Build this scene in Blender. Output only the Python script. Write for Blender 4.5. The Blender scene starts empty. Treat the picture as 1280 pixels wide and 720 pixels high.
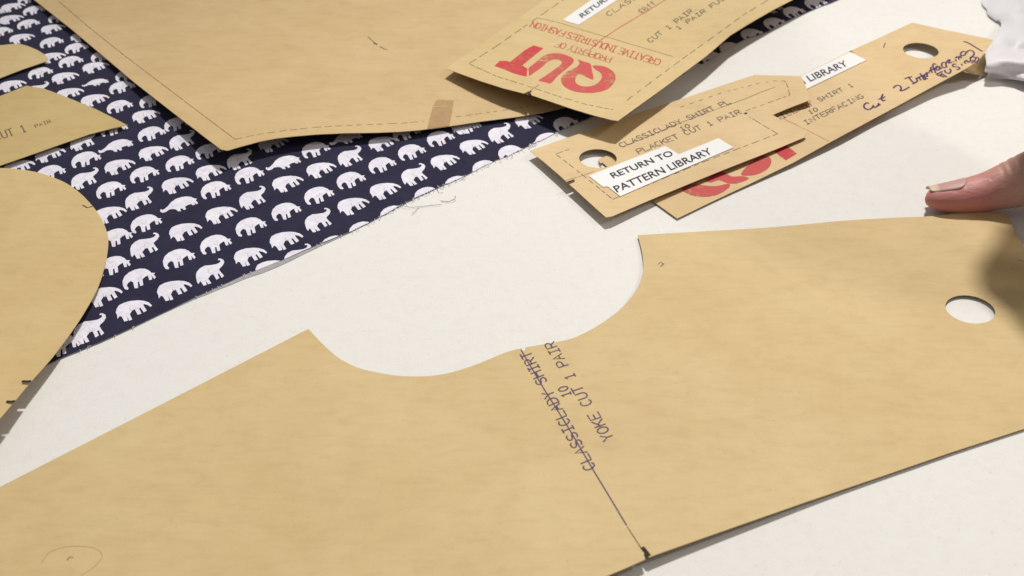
import bpy, bmesh, math, random
import numpy as np
from mathutils import Vector
from mathutils.geometry import delaunay_2d_cdt
random.seed(7)
scn = bpy.context.scene
COL = scn.collection

# ---------------------------------------------------------------- camera
H = 0.36
PITCH = math.radians(35.0)
FPX = 1830.0
cd = bpy.data.cameras.new('camera')
cam = bpy.data.objects.new('camera', cd); COL.objects.link(cam)
cam.location = (0, 0, H)
cam.rotation_euler = (math.radians(90) - PITCH, 0, 0)
cd.sensor_width = 36.0
cd.lens = FPX / 1280 * 36.0
cd.clip_start = 0.02; cd.clip_end = 60
cd.dof.use_dof = True
cd.dof.focus_distance = 0.64
cd.dof.aperture_fstop = 20
scn.camera = cam

# ---------------------------------------------------------------- world + lamps
w = bpy.data.worlds.new('World'); scn.world = w; w.use_nodes = True
bg = w.node_tree.nodes['Background']
bg.inputs[0].default_value = (1.0, 0.965, 0.94, 1)
bg.inputs[1].default_value = 0.28

def area(name, loc, target, size, power, col, sy=None):
    l = bpy.data.lights.new(name, 'AREA'); l.energy = power; l.color = col
    l.size = size
    if sy:
        l.shape = 'RECTANGLE'; l.size_y = sy
    o = bpy.data.objects.new(name, l); COL.objects.link(o)
    o.location = loc
    o.rotation_euler = (Vector(target) - Vector(loc)).to_track_quat('-Z', 'Y').to_euler()
    return o
def spot(name, loc, target, power, col, radius, cone):
    l = bpy.data.lights.new(name, 'SPOT'); l.energy = power; l.color = col
    l.shadow_soft_size = radius; l.spot_size = math.radians(cone); l.spot_blend = 1.0
    o = bpy.data.objects.new(name, l); COL.objects.link(o); o.location = loc
    o.rotation_euler = (Vector(target) - Vector(loc)).to_track_quat('-Z', 'Y').to_euler()
    return o
spot('ceiling_lamp', (0.28, 1.82, 2.05), (0.15, 0.37, 0), 236, (1.0, 0.965, 0.915), 0.085, 42)
area('side_lamp', (1.15, 0.50, 1.05), (0.1, 0.6, 0), 0.14, 3.4, (1.0, 0.95, 0.90), 0.14)

scn.view_settings.view_transform = 'Standard'
scn.view_settings.look = 'None'
scn.view_settings.exposure = 0.0
scn.view_settings.gamma = 1.0

# ---------------------------------------------------------------- geometry helpers
CP, SP = math.cos(PITCH), math.sin(PITCH)
def G(px, py):
    """pixel of the photograph -> point on the table"""
    x = (px - 640) / FPX; y = -(py - 360) / FPX
    dy = CP + y * SP; dz = -SP + y * CP
    t = -H / dz
    return (x * t, dy * t)
def lift(g, h):
    s = 1 - h / H
    return (g[0] * s, g[1] * s, h)
def at(px, py, h):
    return Vector(lift(G(px, py), h))

class Height:
    """smooth height of a bent sheet: thin plate spline through (px, py, millimetres)"""
    def __init__(self, pts, lo=0.0):
        self.lo = lo * .001
        P = np.array([G(a, b) for a, b, c in pts]); z = np.array([c * .001 for a, b, c in pts])
        self.P = P; n = len(P); self.n = n
        if n < 3:
            self.c = float(z.mean()); return
        K = self.k(P, P) + np.eye(n) * 1e-6
        Q = np.hstack([np.ones((n, 1)), P])
        A = np.zeros((n + 3, n + 3)); A[:n, :n] = K; A[:n, n:] = Q; A[n:, :n] = Q.T
        self.w = np.linalg.solve(A + np.eye(n + 3) * 1e-10, np.concatenate([z, np.zeros(3)]))
    def k(self, A, B):
        d = np.linalg.norm(A[:, None, :] - B[None, :, :], axis=2)
        return np.where(d > 1e-9, d * d * np.log(np.maximum(d, 1e-9)), 0)
    def __call__(self, g):
        if self.n < 3: return max(self.c, self.lo)
        wav = .00022 * (1 + math.sin(g[0] * 47 + 3 * math.sin(g[1] * 19)) * math.sin(g[1] * 39 + g[0] * 13))
        q = np.array([g])
        v = float((self.k(q, self.P) @ self.w[:self.n])[0] + self.w[self.n] + self.w[self.n + 1] * g[0] + self.w[self.n + 2] * g[1])
        return max(v, self.lo) + wav

def pip(p, poly):
    x, y = p; c = False; j = len(poly) - 1
    for i in range(len(poly)):
        xi, yi = poly[i]; xj, yj = poly[j]
        if (yi > y) != (yj > y) and x < (xj - xi) * (y - yi) / (yj - yi) + xi: c = not c
        j = i
    return c
def dens(poly, step, closed=True):
    out = []
    n = len(poly)
    for i in range(n if closed else n - 1):
        a = poly[i]; b = poly[(i + 1) % n]
        L = math.hypot(b[0] - a[0], b[1] - a[1]); k = max(1, int(L / step))
        for t in range(k): out.append((a[0] + (b[0] - a[0]) * t / k, a[1] + (b[1] - a[1]) * t / k))
    if not closed: out.append(poly[-1])
    return out
def smooth_pts(pts, sub=5, closed=False):
    """Catmull-Rom through pts"""
    n = len(pts); out = []
    rng = n if closed else n - 1
    for i in range(rng):
        p0 = pts[(i - 1) % n] if (closed or i > 0) else pts[0]
        p1 = pts[i]; p2 = pts[(i + 1) % n]
        p3 = pts[(i + 2) % n] if (closed or i + 2 < n) else pts[-1]
        for s in range(sub):
            t = s / sub
            out.append(tuple(.5 * ((2 * p1[k]) + (-p0[k] + p2[k]) * t + (2 * p0[k] - 5 * p1[k] + 4 * p2[k] - p3[k]) * t * t + (-p0[k] + 3 * p1[k] - 3 * p2[k] + p3[k]) * t ** 3) for k in range(len(p1))))
    if not closed: out.append(tuple(pts[-1]))
    return out

def mk(name, verts, faces, mats, parent=None, anchor=None, midx=None, smooth=None):
    me = bpy.data.meshes.new(name)
    if parent is not None: a = Vector(parent['_a'])
    else: a = Vector(anchor) if anchor is not None else Vector((0, 0, 0))
    me.from_pydata([tuple(Vector(v) - a) for v in verts], [], faces)
    for m in (mats if isinstance(mats, (list, tuple)) else [mats]): me.materials.append(m)
    if midx is not None: me.polygons.foreach_set('material_index', midx)
    if smooth is not None: me.polygons.foreach_set('use_smooth', smooth if isinstance(smooth, list) else [smooth] * len(faces))
    me.update()
    o = bpy.data.objects.new(name, me); COL.objects.link(o)
    if parent is not None: o.parent = parent
    else: o.location = a
    o['_a'] = tuple(a)
    return o
def tag(o, label, cat=None, group=None, kind=None):
    if label: o['label'] = label
    if cat: o['category'] = cat
    if group: o['group'] = group
    if kind: o['kind'] = kind
    return o

def sheet(name, outline, H_, thick, mats, holes=(), step=.006, parent=None, off=0.0, decor=(), px=True, jitter=0.0):
    """bent sheet of real thickness. outline, holes, decor are polygons (pixels of the photo or table points)."""
    tr = (lambda L: [G(*p) for p in L]) if px else (lambda L: list(L))
    out = dens(tr(outline), step * .7)
    hs = [dens(tr(h), step * .5) for h in holes]
    ds = [tr(d) for d in decor]
    vs = []; es = []
    def loop(L):
        b = len(vs); vs.extend(L); n = len(L)
        es.extend([(b + i, b + (i + 1) % n) for i in range(n)])
    loop(out)
    for h in hs: loop(h)
    for d in ds: loop(d)
    xs = [p[0] for p in out]; ys = [p[1] for p in out]
    x = min(xs); r = 0
    gx0, gx1, gy0, gy1 = min(xs), max(xs), min(ys), max(ys)
    bnd = np.array(out + [q for h in hs for q in h])
    y = gy0
    while y < gy1:
        x = gx0 + (r % 2) * step * .5
        while x < gx1:
            p = (x, y)
            if pip(p, out) and ((bnd[:, 0] - x) ** 2 + (bnd[:, 1] - y) ** 2).min() > (step * .45) ** 2: vs.append(p)
            x += step
        y += step * .87; r += 1
    V, E, F, *_ = delaunay_2d_cdt([Vector(v) for v in vs], es, [], 0, 1e-7)
    V = [tuple(v) for v in V]
    bbs = [(min(p[0] for p in d), max(p[0] for p in d), min(p[1] for p in d), max(p[1] for p in d)) for d in ds]
    tris = []; mi = []
    for f in F:
        c = (sum(V[i][0] for i in f) / len(f), sum(V[i][1] for i in f) / len(f))
        if not pip(c, out): continue
        if any(pip(c, h) for h in hs): continue
        m = 0
        for d, b in zip(ds, bbs):
            if b[0] <= c[0] <= b[1] and b[2] <= c[1] <= b[3] and pip(c, d): m = 1; break
        a2 = (V[f[1]][0] - V[f[0]][0]) * (V[f[2]][1] - V[f[0]][1]) - (V[f[1]][1] - V[f[0]][1]) * (V[f[2]][0] - V[f[0]][0])
        me_ = max((V[f[i]][0] - V[f[i - 1]][0]) ** 2 + (V[f[i]][1] - V[f[i - 1]][1]) ** 2 for i in range(3))
        if abs(a2) < me_ * 4e-3: continue
        tris.append(tuple(f) if a2 > 0 else tuple(reversed(f))); mi.append(m)
    n = len(V)
    hh = [H_(v) + off for v in V]
    P = [lift(v, hh[i]) for i, v in enumerate(V)]
    B = [(p[0], p[1], p[2] - thick) for p in P]
    cnt = {}
    for f in tris:
        for i in range(3):
            e = (f[i], f[(i + 1) % 3]); k = tuple(sorted(e))
            cnt.setdefault(k, []).append(e)
    verts = P + B; faces = list(tris) + [tuple(n + i for i in reversed(f)) for f in tris]
    mi2 = mi + [0] * len(tris); sm = [True] * (2 * len(tris))
    edge_i = len(mats) - 1 if len(mats) > 1 else 0
    if len(mats) > 2:
        mi2 = mi + [2] * len(tris)
    for k, L in cnt.items():
        if len(L) == 1:
            a, b = L[0]; s = len(verts)
            verts += [P[a], P[b], B[b], B[a]]
            faces.append((s, s + 3, s + 2, s + 1)); mi2.append(edge_i if len(mats) > 2 else 0); sm.append(False)
    anchor = None
    if parent is None:
        c = (sum(p[0] for p in P) / n, sum(p[1] for p in P) / n, min(b[2] for b in B)); anchor = c
    return mk(name, verts, faces, list(mats), parent, anchor, mi2, sm)

def ribbons(name, lines, H_, off, width, mat, parent, step=.004, px=True, wfun=None):
    """ink strokes lying on a bent sheet"""
    verts = []; faces = []
    for L in lines:
        if px: L = [G(*p) for p in L]
        L2 = [L[0]]
        for p in L[1:]:
            if math.hypot(p[0] - L2[-1][0], p[1] - L2[-1][1]) > 1e-6: L2.append(p)
        if len(L2) < 2: continue
        L = dens(L2, step, False)
        b = len(verts)
        for i, p in enumerate(L):
            q0 = L[max(0, i - 1)]; q1 = L[min(len(L) - 1, i + 1)]
            dx, dy = q1[0] - q0[0], q1[1] - q0[1]; d = math.hypot(dx, dy) or 1
            ww = (wfun(random.random()) if wfun else 1) * width * .5
            nx, ny = -dy / d * ww, dx / d * ww
            if i == 0: p = (p[0] - dx / d * ww * .6, p[1] - dy / d * ww * .6)
            if i == len(L) - 1: p = (p[0] + dx / d * ww * .6, p[1] + dy / d * ww * .6)
            for s in (1, -1):
                g = (p[0] + nx * s, p[1] + ny * s)
                verts.append(lift(g, H_(g) + off))
            if i: faces.append((b + 2 * i - 1, b + 2 * i + 1, b + 2 * i, b + 2 * i - 2))
    return mk(name, verts, faces, mat, parent, None, None, False)
def patches(name, polys, H_, off, mat, parent, step=.005, px=True):
    """thin flat ink shapes on a bent sheet, one mesh"""
    verts = []; faces = []
    for poly in polys:
        out = [G(*p) for p in poly] if px else list(poly)
        out = dens(out, step * .8)
        vs = list(out); es = [(i, (i + 1) % len(out)) for i in range(len(out))]
        gx0 = min(p[0] for p in out); gx1 = max(p[0] for p in out); gy0 = min(p[1] for p in out); gy1 = max(p[1] for p in out)
        y = gy0
        while y < gy1:
            x = gx0
            while x < gx1:
                if pip((x, y), out): vs.append((x, y))
                x += step
            y += step
        V, E, F, *_ = delaunay_2d_cdt([Vector(v) for v in vs], es, [], 0, 1e-7)
        b = len(verts)
        verts += [lift(tuple(v), H_(tuple(v)) + off) for v in V]
        for f in F:
            c = (sum(V[i][0] for i in f) / 3, sum(V[i][1] for i in f) / 3)
            if pip(c, out):
                a2 = (V[f[1]][0] - V[f[0]][0]) * (V[f[2]][1] - V[f[0]][1]) - (V[f[1]][1] - V[f[0]][1]) * (V[f[2]][0] - V[f[0]][0])
                ff = f if a2 > 0 else list(reversed(f))
                faces.append(tuple(b + i for i in ff))
    return mk(name, verts, faces, mat, parent, None, None, False)

def dashes(pts, on=5.0, off=3.0):
    """break a pixel polyline into dashes (lengths in px)"""
    out = []; cur = [pts[0]]; rem = on; draw = True
    for i in range(len(pts) - 1):
        a = pts[i]; b = pts[i + 1]; L = math.hypot(b[0] - a[0], b[1] - a[1]); t = 0
        while L - t > rem:
            t += rem; p = (a[0] + (b[0] - a[0]) * t / L, a[1] + (b[1] - a[1]) * t / L)
            if draw: cur.append(p); out.append(cur)
            draw = not draw; cur = [p]
            rem = (on if draw else off) * random.uniform(.6, 1.35)
        rem -= L - t
        if draw: cur.append(b)
    if draw and len(cur) > 1: out.append(cur)
    return out

# ---- single-stroke plotter / typewriter letters on a 4 x 6 grid
def arc(cx, cy, rx, ry, a0, a1, n=8):
    return [(cx + rx * math.cos(math.radians(a0 + (a1 - a0) * i / n)), cy + ry * math.sin(math.radians(a0 + (a1 - a0) * i / n))) for i in range(n + 1)]
GL = {
 'A': [[(0, 0), (2, 6), (4, 0)], [(.8, 2.2), (3.2, 2.2)]],
 'B': [[(0, 0), (0, 6), (2.4, 6)] + arc(2.4, 4.6, 1.4, 1.4, 90, -90) + [(0, 3.2)], [(2.4, 3.2)] + arc(2.4, 1.6, 1.6, 1.6, 90, -90) + [(0, 0)]],
 'C': [arc(2, 3, 2, 3, 50, 310, 12)],
 'D': [[(0, 0), (0, 6), (1.6, 6)] + arc(1.6, 3, 2.4, 3, 90, -90, 10) + [(0, 0)]],
 'E': [[(4, 6), (0, 6), (0, 0), (4, 0)], [(0, 3.1), (3, 3.1)]],
 'F': [[(4, 6), (0, 6), (0, 0)], [(0, 3.1), (3, 3.1)]],
 'G': [arc(2, 3, 2, 3, 50, 330, 12) + [(4, 2.7), (2.4, 2.7)]],
 'H': [[(0, 0), (0, 6)], [(4, 0), (4, 6)], [(0, 3.1), (4, 3.1)]],
 'I': [[(2, 0), (2, 6)], [(.7, 0), (3.3, 0)], [(.7, 6), (3.3, 6)]],
 'K': [[(0, 0), (0, 6)], [(4, 6), (0, 2.6)], [(1.3, 3.8), (4, 0)]],
 'L': [[(0, 6), (0, 0), (4, 0)]],
 'N': [[(0, 0), (0, 6), (4, 0), (4, 6)]],
 'O': [arc(2, 3, 2, 3, 0, 360, 16)],
 'P': [[(0, 0), (0, 6), (2.4, 6)] + arc(2.4, 4.4, 1.6, 1.6, 90, -90) + [(0, 2.8)]],
 'R': [[(0, 0), (0, 6), (2.4, 6)] + arc(2.4, 4.4, 1.6, 1.6, 90, -90) + [(0, 2.8)], [(2, 2.8), (4, 0)]],
 'S': [arc(2, 4.5, 1.9, 1.5, 35, 270, 8) + arc(2, 1.5, 1.9, 1.5, 90, -145, 8)],
 'T': [[(2, 0), (2, 6)], [(0, 6), (4, 6)]],
 'U': [[(0, 6), (0, 2)] + arc(2, 2, 2, 2, 180, 360, 8) + [(4, 6)]],
 'V': [[(0, 6), (2, 0), (4, 6)]],
 'Y': [[(0, 6), (2, 3), (4, 6)], [(2, 3), (2, 0)]],
 '0': [arc(2, 3, 1.8, 3, 0, 360, 14)],
 '1': [[(.9, 4.8), (2, 6), (2, 0)], [(.9, 0), (3.1, 0)]],
 '2': [arc(2, 4.4, 1.8, 1.6, 160, -20, 7) + [(0.2, 0), (4, 0)]],
 '.': [[(1.8, 0), (2.2, .2)]], ',': [[(2, .4), (1.5, -.9)]], ' ': [],
 'f': [arc(3, 5, 1, 1, 60, 180, 4) + [(2, 0)], [(.8, 3.8), (3.4, 3.8)]],
 'u': [[(.3, 4), (.3, 1.5)] + arc(1.9, 1.5, 1.6, 1.5, 180, 360, 6) + [(3.5, 4)], [(3.5, 2), (3.5, 0)]],
 'l': [[(2, 6), (2, 0)]],
}
def text_lines(s, p0, p1, ptop, adv=5.2):
    """p0,p1: pixels of the baseline's two ends; ptop: pixel above p0 at capital height"""
    a = Vector(G(*p0)); b = Vector(G(*p1)); t = Vector(G(*ptop))
    sp = .45 if adv < 5 else 1.0
    offs = []; q_ = 0
    for c in s: offs.append(q_); q_ += adv * (sp if c == ' ' else 1)
    total = q_ - (adv - 4)
    ux = (b - a) / total; uy = (t - a) / 6.0
    out = []
    for i, c in enumerate(s):
        for L in GL[c]:
            out.append([tuple(a + ux * (x + offs[i]) + uy * y) for x, y in L])
    return out
def font_polys(name, s, p0, p1, ptop, H_, off, mat, parent, bold=.02, capfix=.73):
    """printed sans lettering as a thin mesh"""
    cu = bpy.data.curves.new('t', 'FONT'); cu.body = s; cu.size = 1; cu.offset = bold; cu.resolution_u = 3
    to = bpy.data.objects.new('t', cu); COL.objects.link(to)
    bpy.context.view_layer.update()
    me = bpy.data.meshes.new_from_object(to.evaluated_get(bpy.context.evaluated_depsgraph_get()))
    xs = [v.co.x for v in me.vertices]; x0, x1 = min(xs), max(xs)
    ys = [v.co.y for v in me.vertices]; y1 = max(ys); y0 = min(ys)
    a = Vector(G(*p0)); b = Vector(G(*p1)); t = Vector(G(*ptop))
    vs = []
    for v in me.vertices:
        g = tuple(a + (b - a) * ((v.co.x - x0) / (x1 - x0)) + (t - a) * ((v.co.y - y0) / (y1 - y0)))
        vs.append(lift(g, H_(g) + off))
    fs = []
    for p in me.polygons:
        fs.append(tuple(p.vertices))
    bpy.data.objects.remove(to); bpy.data.meshes.remove(me); bpy.data.curves.remove(cu)
    return mk(name, vs, fs, mat, parent, None, None, False)

# ---------------------------------------------------------------- materials
def new_mat(name):
    m = bpy.data.materials.new(name); m.use_nodes = True
    nt = m.node_tree; b = nt.nodes['Principled BSDF']
    return m, nt, b
def N(nt, t, **k):
    n = nt.nodes.new(t)
    for a, v in k.items(): setattr(n, a, v)
    return n
def noise(nt, co, scale, detail=4, rough=.55, dist=0, scl=None):
    n = N(nt, 'ShaderNodeTexNoise'); n.inputs['Scale'].default_value = scale; n.inputs['Detail'].default_value = detail
    n.inputs['Roughness'].default_value = rough; n.inputs['Distortion'].default_value = dist
    if scl:
        mp = N(nt, 'ShaderNodeMapping'); mp.inputs['Scale'].default_value = scl; nt.links.new(co, mp.inputs[0]); co = mp.outputs[0]
    nt.links.new(co, n.inputs['Vector']); return n
def ramp(nt, src, stops):
    r = N(nt, 'ShaderNodeValToRGB'); e = r.color_ramp.elements
    while len(e) < len(stops): e.new(.5)
    for i, (p, c) in enumerate(stops): e[i].position = p; e[i].color = (*c, 1) if len(c) == 3 else c
    nt.links.new(src, r.inputs[0]); return r
def mix(nt, mode, fac, a, b):
    m = N(nt, 'ShaderNodeMix', data_type='RGBA', blend_type=mode)
    if isinstance(fac, (int, float)): m.inputs[0].default_value = fac
    else: nt.links.new(fac, m.inputs[0])
    for s, v in ((6, a), (7, b)):
        if isinstance(v, tuple): m.inputs[s].default_value = (*v, 1)
        else: nt.links.new(v, m.inputs[s])
    return m.outputs[2]

def card_mat(name, base, seed=0.0, rough=.62):
    m, nt, b = new_mat(name)
    tc = N(nt, 'ShaderNodeTexCoord'); mp = N(nt, 'ShaderNodeMapping'); mp.inputs['Location'].default_value = (seed, seed * 1.7, seed * .3)
    nt.links.new(tc.outputs['Object'], mp.inputs[0]); co = mp.outputs[0]
    big = noise(nt, co, 16, 4, .6)
    mid = noise(nt, co, 85, 5, .62, .3)
    fib = noise(nt, co, 260, 4, .65, .5, (.35, 1, 1))
    fine = noise(nt, co, 1600, 2, .6)
    d = tuple(c * f for c, f in zip(base, (.955, .94, .90))); l = tuple(min(1, c * f) for c, f in zip(base, (1.05, 1.07, 1.12)))
    c1 = ramp(nt, big.outputs[0], [(.3, d), (.7, l)]).outputs[0]
    c2 = ramp(nt, mid.outputs[0], [(.32, (.96, .945, .915)), (.5, (1, 1, 1)), (.70, (1.025, 1.03, 1.045))]).outputs[0]
    c = mix(nt, 'MULTIPLY', .85, c1, c2)
    c3 = ramp(nt, fib.outputs[0], [(.32, (.90, .88, .85)), (.5, (1, 1, 1)), (.7, (1.04, 1.04, 1.05))]).outputs[0]
    c = mix(nt, 'MULTIPLY', .5, c, c3)
    c4 = ramp(nt, fine.outputs[0], [(.3, (.93, .92, .90)), (.6, (1.03, 1.03, 1.03))]).outputs[0]
    c = mix(nt, 'MULTIPLY', .4, c, c4)
    sp = noise(nt, co, 420, 1, .4)
    sc = ramp(nt, sp.outputs[0], [(.74, (1, 1, 1)), (.79, (.86, .74, .60))]).outputs[0]
    c = mix(nt, 'MULTIPLY', .35, c, sc)
    nt.links.new(c, b.inputs['Base Color'])
    b.inputs['Roughness'].default_value = rough
    b.inputs['Specular IOR Level'].default_value = .28
    bu = N(nt, 'ShaderNodeBump'); bu.inputs['Strength'].default_value = .03; bu.inputs['Distance'].default_value = .0002
    nt.links.new(mid.outputs[0], bu.inputs['Height'])
    bu2 = N(nt, 'ShaderNodeBump'); bu2.inputs['Strength'].default_value = .25; bu2.inputs['Distance'].default_value = .00006
    nt.links.new(fine.outputs[0], bu2.inputs['Height']); nt.links.new(bu.outputs[0], bu2.inputs['Normal'])
    nt.links.new(bu2.outputs[0], b.inputs['Normal'])
    return m
BASE = (.575, .428, .208)
card_a = card_mat('manila_card', BASE, 0)
card_b = card_mat('manila_card_worn', (.585, .44, .215), 3.1)
card_c = card_mat('manila_card_pale', (.625, .46, .245), 6.3)
card_d = card_mat('manila_card_aged', (.575, .425, .20), 9.7)
card_f = card_mat('manila_card_light_falloff', (.555, .40, .20), 15.5)  # base darkened to carry the light falloff over the large upper piece
card_e = card_mat('manila_card_olive', (.52, .385, .165), 12.9)

def ink(name, col, fade=.25, scale=900, seed=0, rough=.7):
    """ink that lets some card through"""
    m, nt, b = new_mat(name)
    b.inputs['Base Color'].default_value = (*col, 1); b.inputs['Roughness'].default_value = rough
    b.inputs['Specular IOR Level'].default_value = .2
    tc = N(nt, 'ShaderNodeTexCoord')
    n = noise(nt, tc.outputs['Object'], scale, 3, .65)
    n2 = noise(nt, tc.outputs['Object'], scale * .13, 2, .5)
    ad = N(nt, 'ShaderNodeMath', operation='ADD'); nt.links.new(n.outputs[0], ad.inputs[0])
    mu = N(nt, 'ShaderNodeMath', operation='MULTIPLY'); nt.links.new(n2.outputs[0], mu.inputs[0]); mu.inputs[1].default_value = 1.0
    nt.links.new(mu.outputs[0], ad.inputs[1])
    r = ramp(nt, ad.outputs[0], [(.72, (1 - fade * 1.6,) * 3), (1.0 if fade < .3 else .98, (1 - fade * .3,) * 3)])
    r.color_ramp.elements[0].position = .6
    nt.links.new(r.outputs[0], b.inputs['Alpha'])
    return m
ink_purple = ink('plotter_ink', (.10, .065, .14), .28)
ink_type = ink('typewriter_ink', (.13, .10, .085), .40)
ink_faint = ink('faint_ink', (.16, .11, .08), .50)
ink_pencil = ink('pencil_line', (.10, .08, .07), .42)
ink_red = ink('red_stamp_ink', (.60, .05, .065), .44, 380)
ink_red_light = ink('faded_red_stamp_ink', (.62, .09, .095), .60, 380)
ink_red_line = ink('thin_red_stamp_ink', (.55, .10, .07), .50, 700)
ink_black = ink('marker_ink', (.022, .016, .014), .05)
ink_label = ink('label_print', (.035, .035, .045), .10)
ink_hand = ink('violet_pen_ink', (.06, .02, .12), .12)

m_label, nt, b = new_mat('white_label_paper')
b.inputs['Base Color'].default_value = (.76, .76, .75, 1); b.inputs['Roughness'].default_value = .45
m_tape, nt, b = new_mat('brown_gummed_tape')
tc = N(nt, 'ShaderNodeTexCoord'); n = noise(nt, tc.outputs['Object'], 240, 4, .6)
nt.links.new(ramp(nt, n.outputs[0], [(.3, (.36, .21, .082)), (.7, (.42, .26, .108))]).outputs[0], b.inputs['Base Color'])
b.inputs['Roughness'].default_value = .42

m_table, nt, b = new_mat('calico_covered_table')
tc = N(nt, 'ShaderNodeTexCoord'); co = tc.outputs['Object']
n1 = noise(nt, co, 9, 3, .5); n2 = noise(nt, co, 170, 5, .7, .6); n3 = noise(nt, co, 520, 2, .5)
c = ramp(nt, n1.outputs[0], [(.3, (.725, .712, .682)), (.7, (.74, .73, .697))]).outputs[0]
c = mix(nt, 'MULTIPLY', .7, c, ramp(nt, n2.outputs[0], [(.3, (.95, .94, .925)), (.5, (1, 1, 1)), (.7, (1.02, 1.02, 1.01))]).outputs[0])
c = mix(nt, 'MULTIPLY', .3, c, ramp(nt, n3.outputs[0], [(.66, (1, 1, 1)), (.72, (.70, .64, .58))]).outputs[0])
wv = N(nt, 'ShaderNodeTexWave'); wv.inputs['Scale'].default_value = 480; wv.inputs['Distortion'].default_value = .8; nt.links.new(co, wv.inputs[0])
wv2 = N(nt, 'ShaderNodeTexWave', bands_direction='Y'); wv2.inputs['Scale'].default_value = 480; wv2.inputs['Distortion'].default_value = .8; nt.links.new(co, wv2.inputs[0])
ad = N(nt, 'ShaderNodeMath', operation='ADD'); nt.links.new(wv.outputs['Fac'], ad.inputs[0]); nt.links.new(wv2.outputs['Fac'], ad.inputs[1])
bu = N(nt, 'ShaderNodeBump'); bu.inputs['Strength'].default_value = .25; bu.inputs['Distance'].default_value = .00012; nt.links.new(ad.outputs[0], bu.inputs['Height'])
bu2 = N(nt, 'ShaderNodeBump'); bu2.inputs['Strength'].default_value = .25; bu2.inputs['Distance'].default_value = .0004; nt.links.new(n2.outputs[0], bu2.inputs['Height']); nt.links.new(bu.outputs[0], bu2.inputs['Normal'])
nt.links.new(bu2.outputs[0], b.inputs['Normal']); nt.links.new(c, b.inputs['Base Color'])
b.inputs['Roughness'].default_value = .8; b.inputs['Specular IOR Level'].default_value = .2

def fabric_mat(name, c0, c1, bump=.3):
    m, nt, b = new_mat(name)
    tc = N(nt, 'ShaderNodeTexCoord'); co = tc.outputs['Object']
    mp = N(nt, 'ShaderNodeMapping'); mp.inputs['Rotation'].default_value = (0, 0, math.radians(38)); nt.links.new(co, mp.inputs[0]); co2 = mp.outputs[0]
    n = noise(nt, co, 60, 5, .7); f = noise(nt, co2, 900, 2, .6, 0, (1, .15, 1)); g = noise(nt, co2, 900, 2, .6, 0, (.15, 1, 1))
    c = ramp(nt, n.outputs[0], [(.3, c0), (.7, c1)]).outputs[0]
    for q in (f, g):
        c = mix(nt, 'MULTIPLY', .55, c, ramp(nt, q.outputs[0], [(.3, (.84, .84, .86)), (.65, (1.08, 1.08, 1.08))]).outputs[0])
    nt.links.new(c, b.inputs['Base Color'])
    ad = N(nt, 'ShaderNodeMath', operation='ADD'); nt.links.new(f.outputs[0], ad.inputs[0]); nt.links.new(g.outputs[0], ad.inputs[1])
    bu = N(nt, 'ShaderNodeBump'); bu.inputs['Strength'].default_value = bump; bu.inputs['Distance'].default_value = .0002
    nt.links.new(ad.outputs[0], bu.inputs['Height'])
    bw = N(nt, 'ShaderNodeBump'); bw.inputs['Strength'].default_value = .5; bw.inputs['Distance'].default_value = .0012
    nw = noise(nt, co, 26, 3, .5, .8); nt.links.new(nw.outputs[0], bw.inputs['Height']); nt.links.new(bu.outputs[0], bw.inputs['Normal']); nt.links.new(bw.outputs[0], b.inputs['Normal'])
    b.inputs['Roughness'].default_value = .85; b.inputs['Specular IOR Level'].default_value = .15
    b.inputs['Sheen Weight'].default_value = .05
    return m
m_navy = fabric_mat('navy_cotton', (.015, .014, .036), (.022, .021, .050))
m_white_print = fabric_mat('white_elephant_print', (.70, .68, .76), (.80, .78, .85))
m_back = fabric_mat('cotton_wrong_side', (.30, .30, .32), (.42, .41, .42))
m_thread, nt, b = new_mat('navy_thread'); b.inputs['Base Color'].default_value = (.05, .05, .075, 1); b.inputs['Roughness'].default_value = .8
m_thread_w, nt, b = new_mat('pale_thread'); b.inputs['Base Color'].default_value = (.55, .54, .60, 1); b.inputs['Roughness'].default_value = .8

# ---------------------------------------------------------------- table
def grid_plane(name, x0, x1, y0, y1, nx, ny, zf, mat):
    vs = []; fs = []
    for j in range(ny + 1):
        for i in range(nx + 1):
            x = x0 + (x1 - x0) * i / nx; y = y0 + (y1 - y0) * j / ny
            vs.append((x, y, zf(x, y)))
    for j in range(ny):
        for i in range(nx):
            a = j * (nx + 1) + i; fs.append((a, a + 1, a + nx + 2, a + nx + 1))
    return mk(name, vs, fs, mat, None, (0, (y0 + y1) / 2, 0), None, True)
tb = grid_plane('table_surface', -1.4, 1.4, -.5, 2.4, 20, 20, lambda x, y: 0.0, m_table)
tag(tb, 'cream calico covered cutting table', None, None, 'structure')

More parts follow.
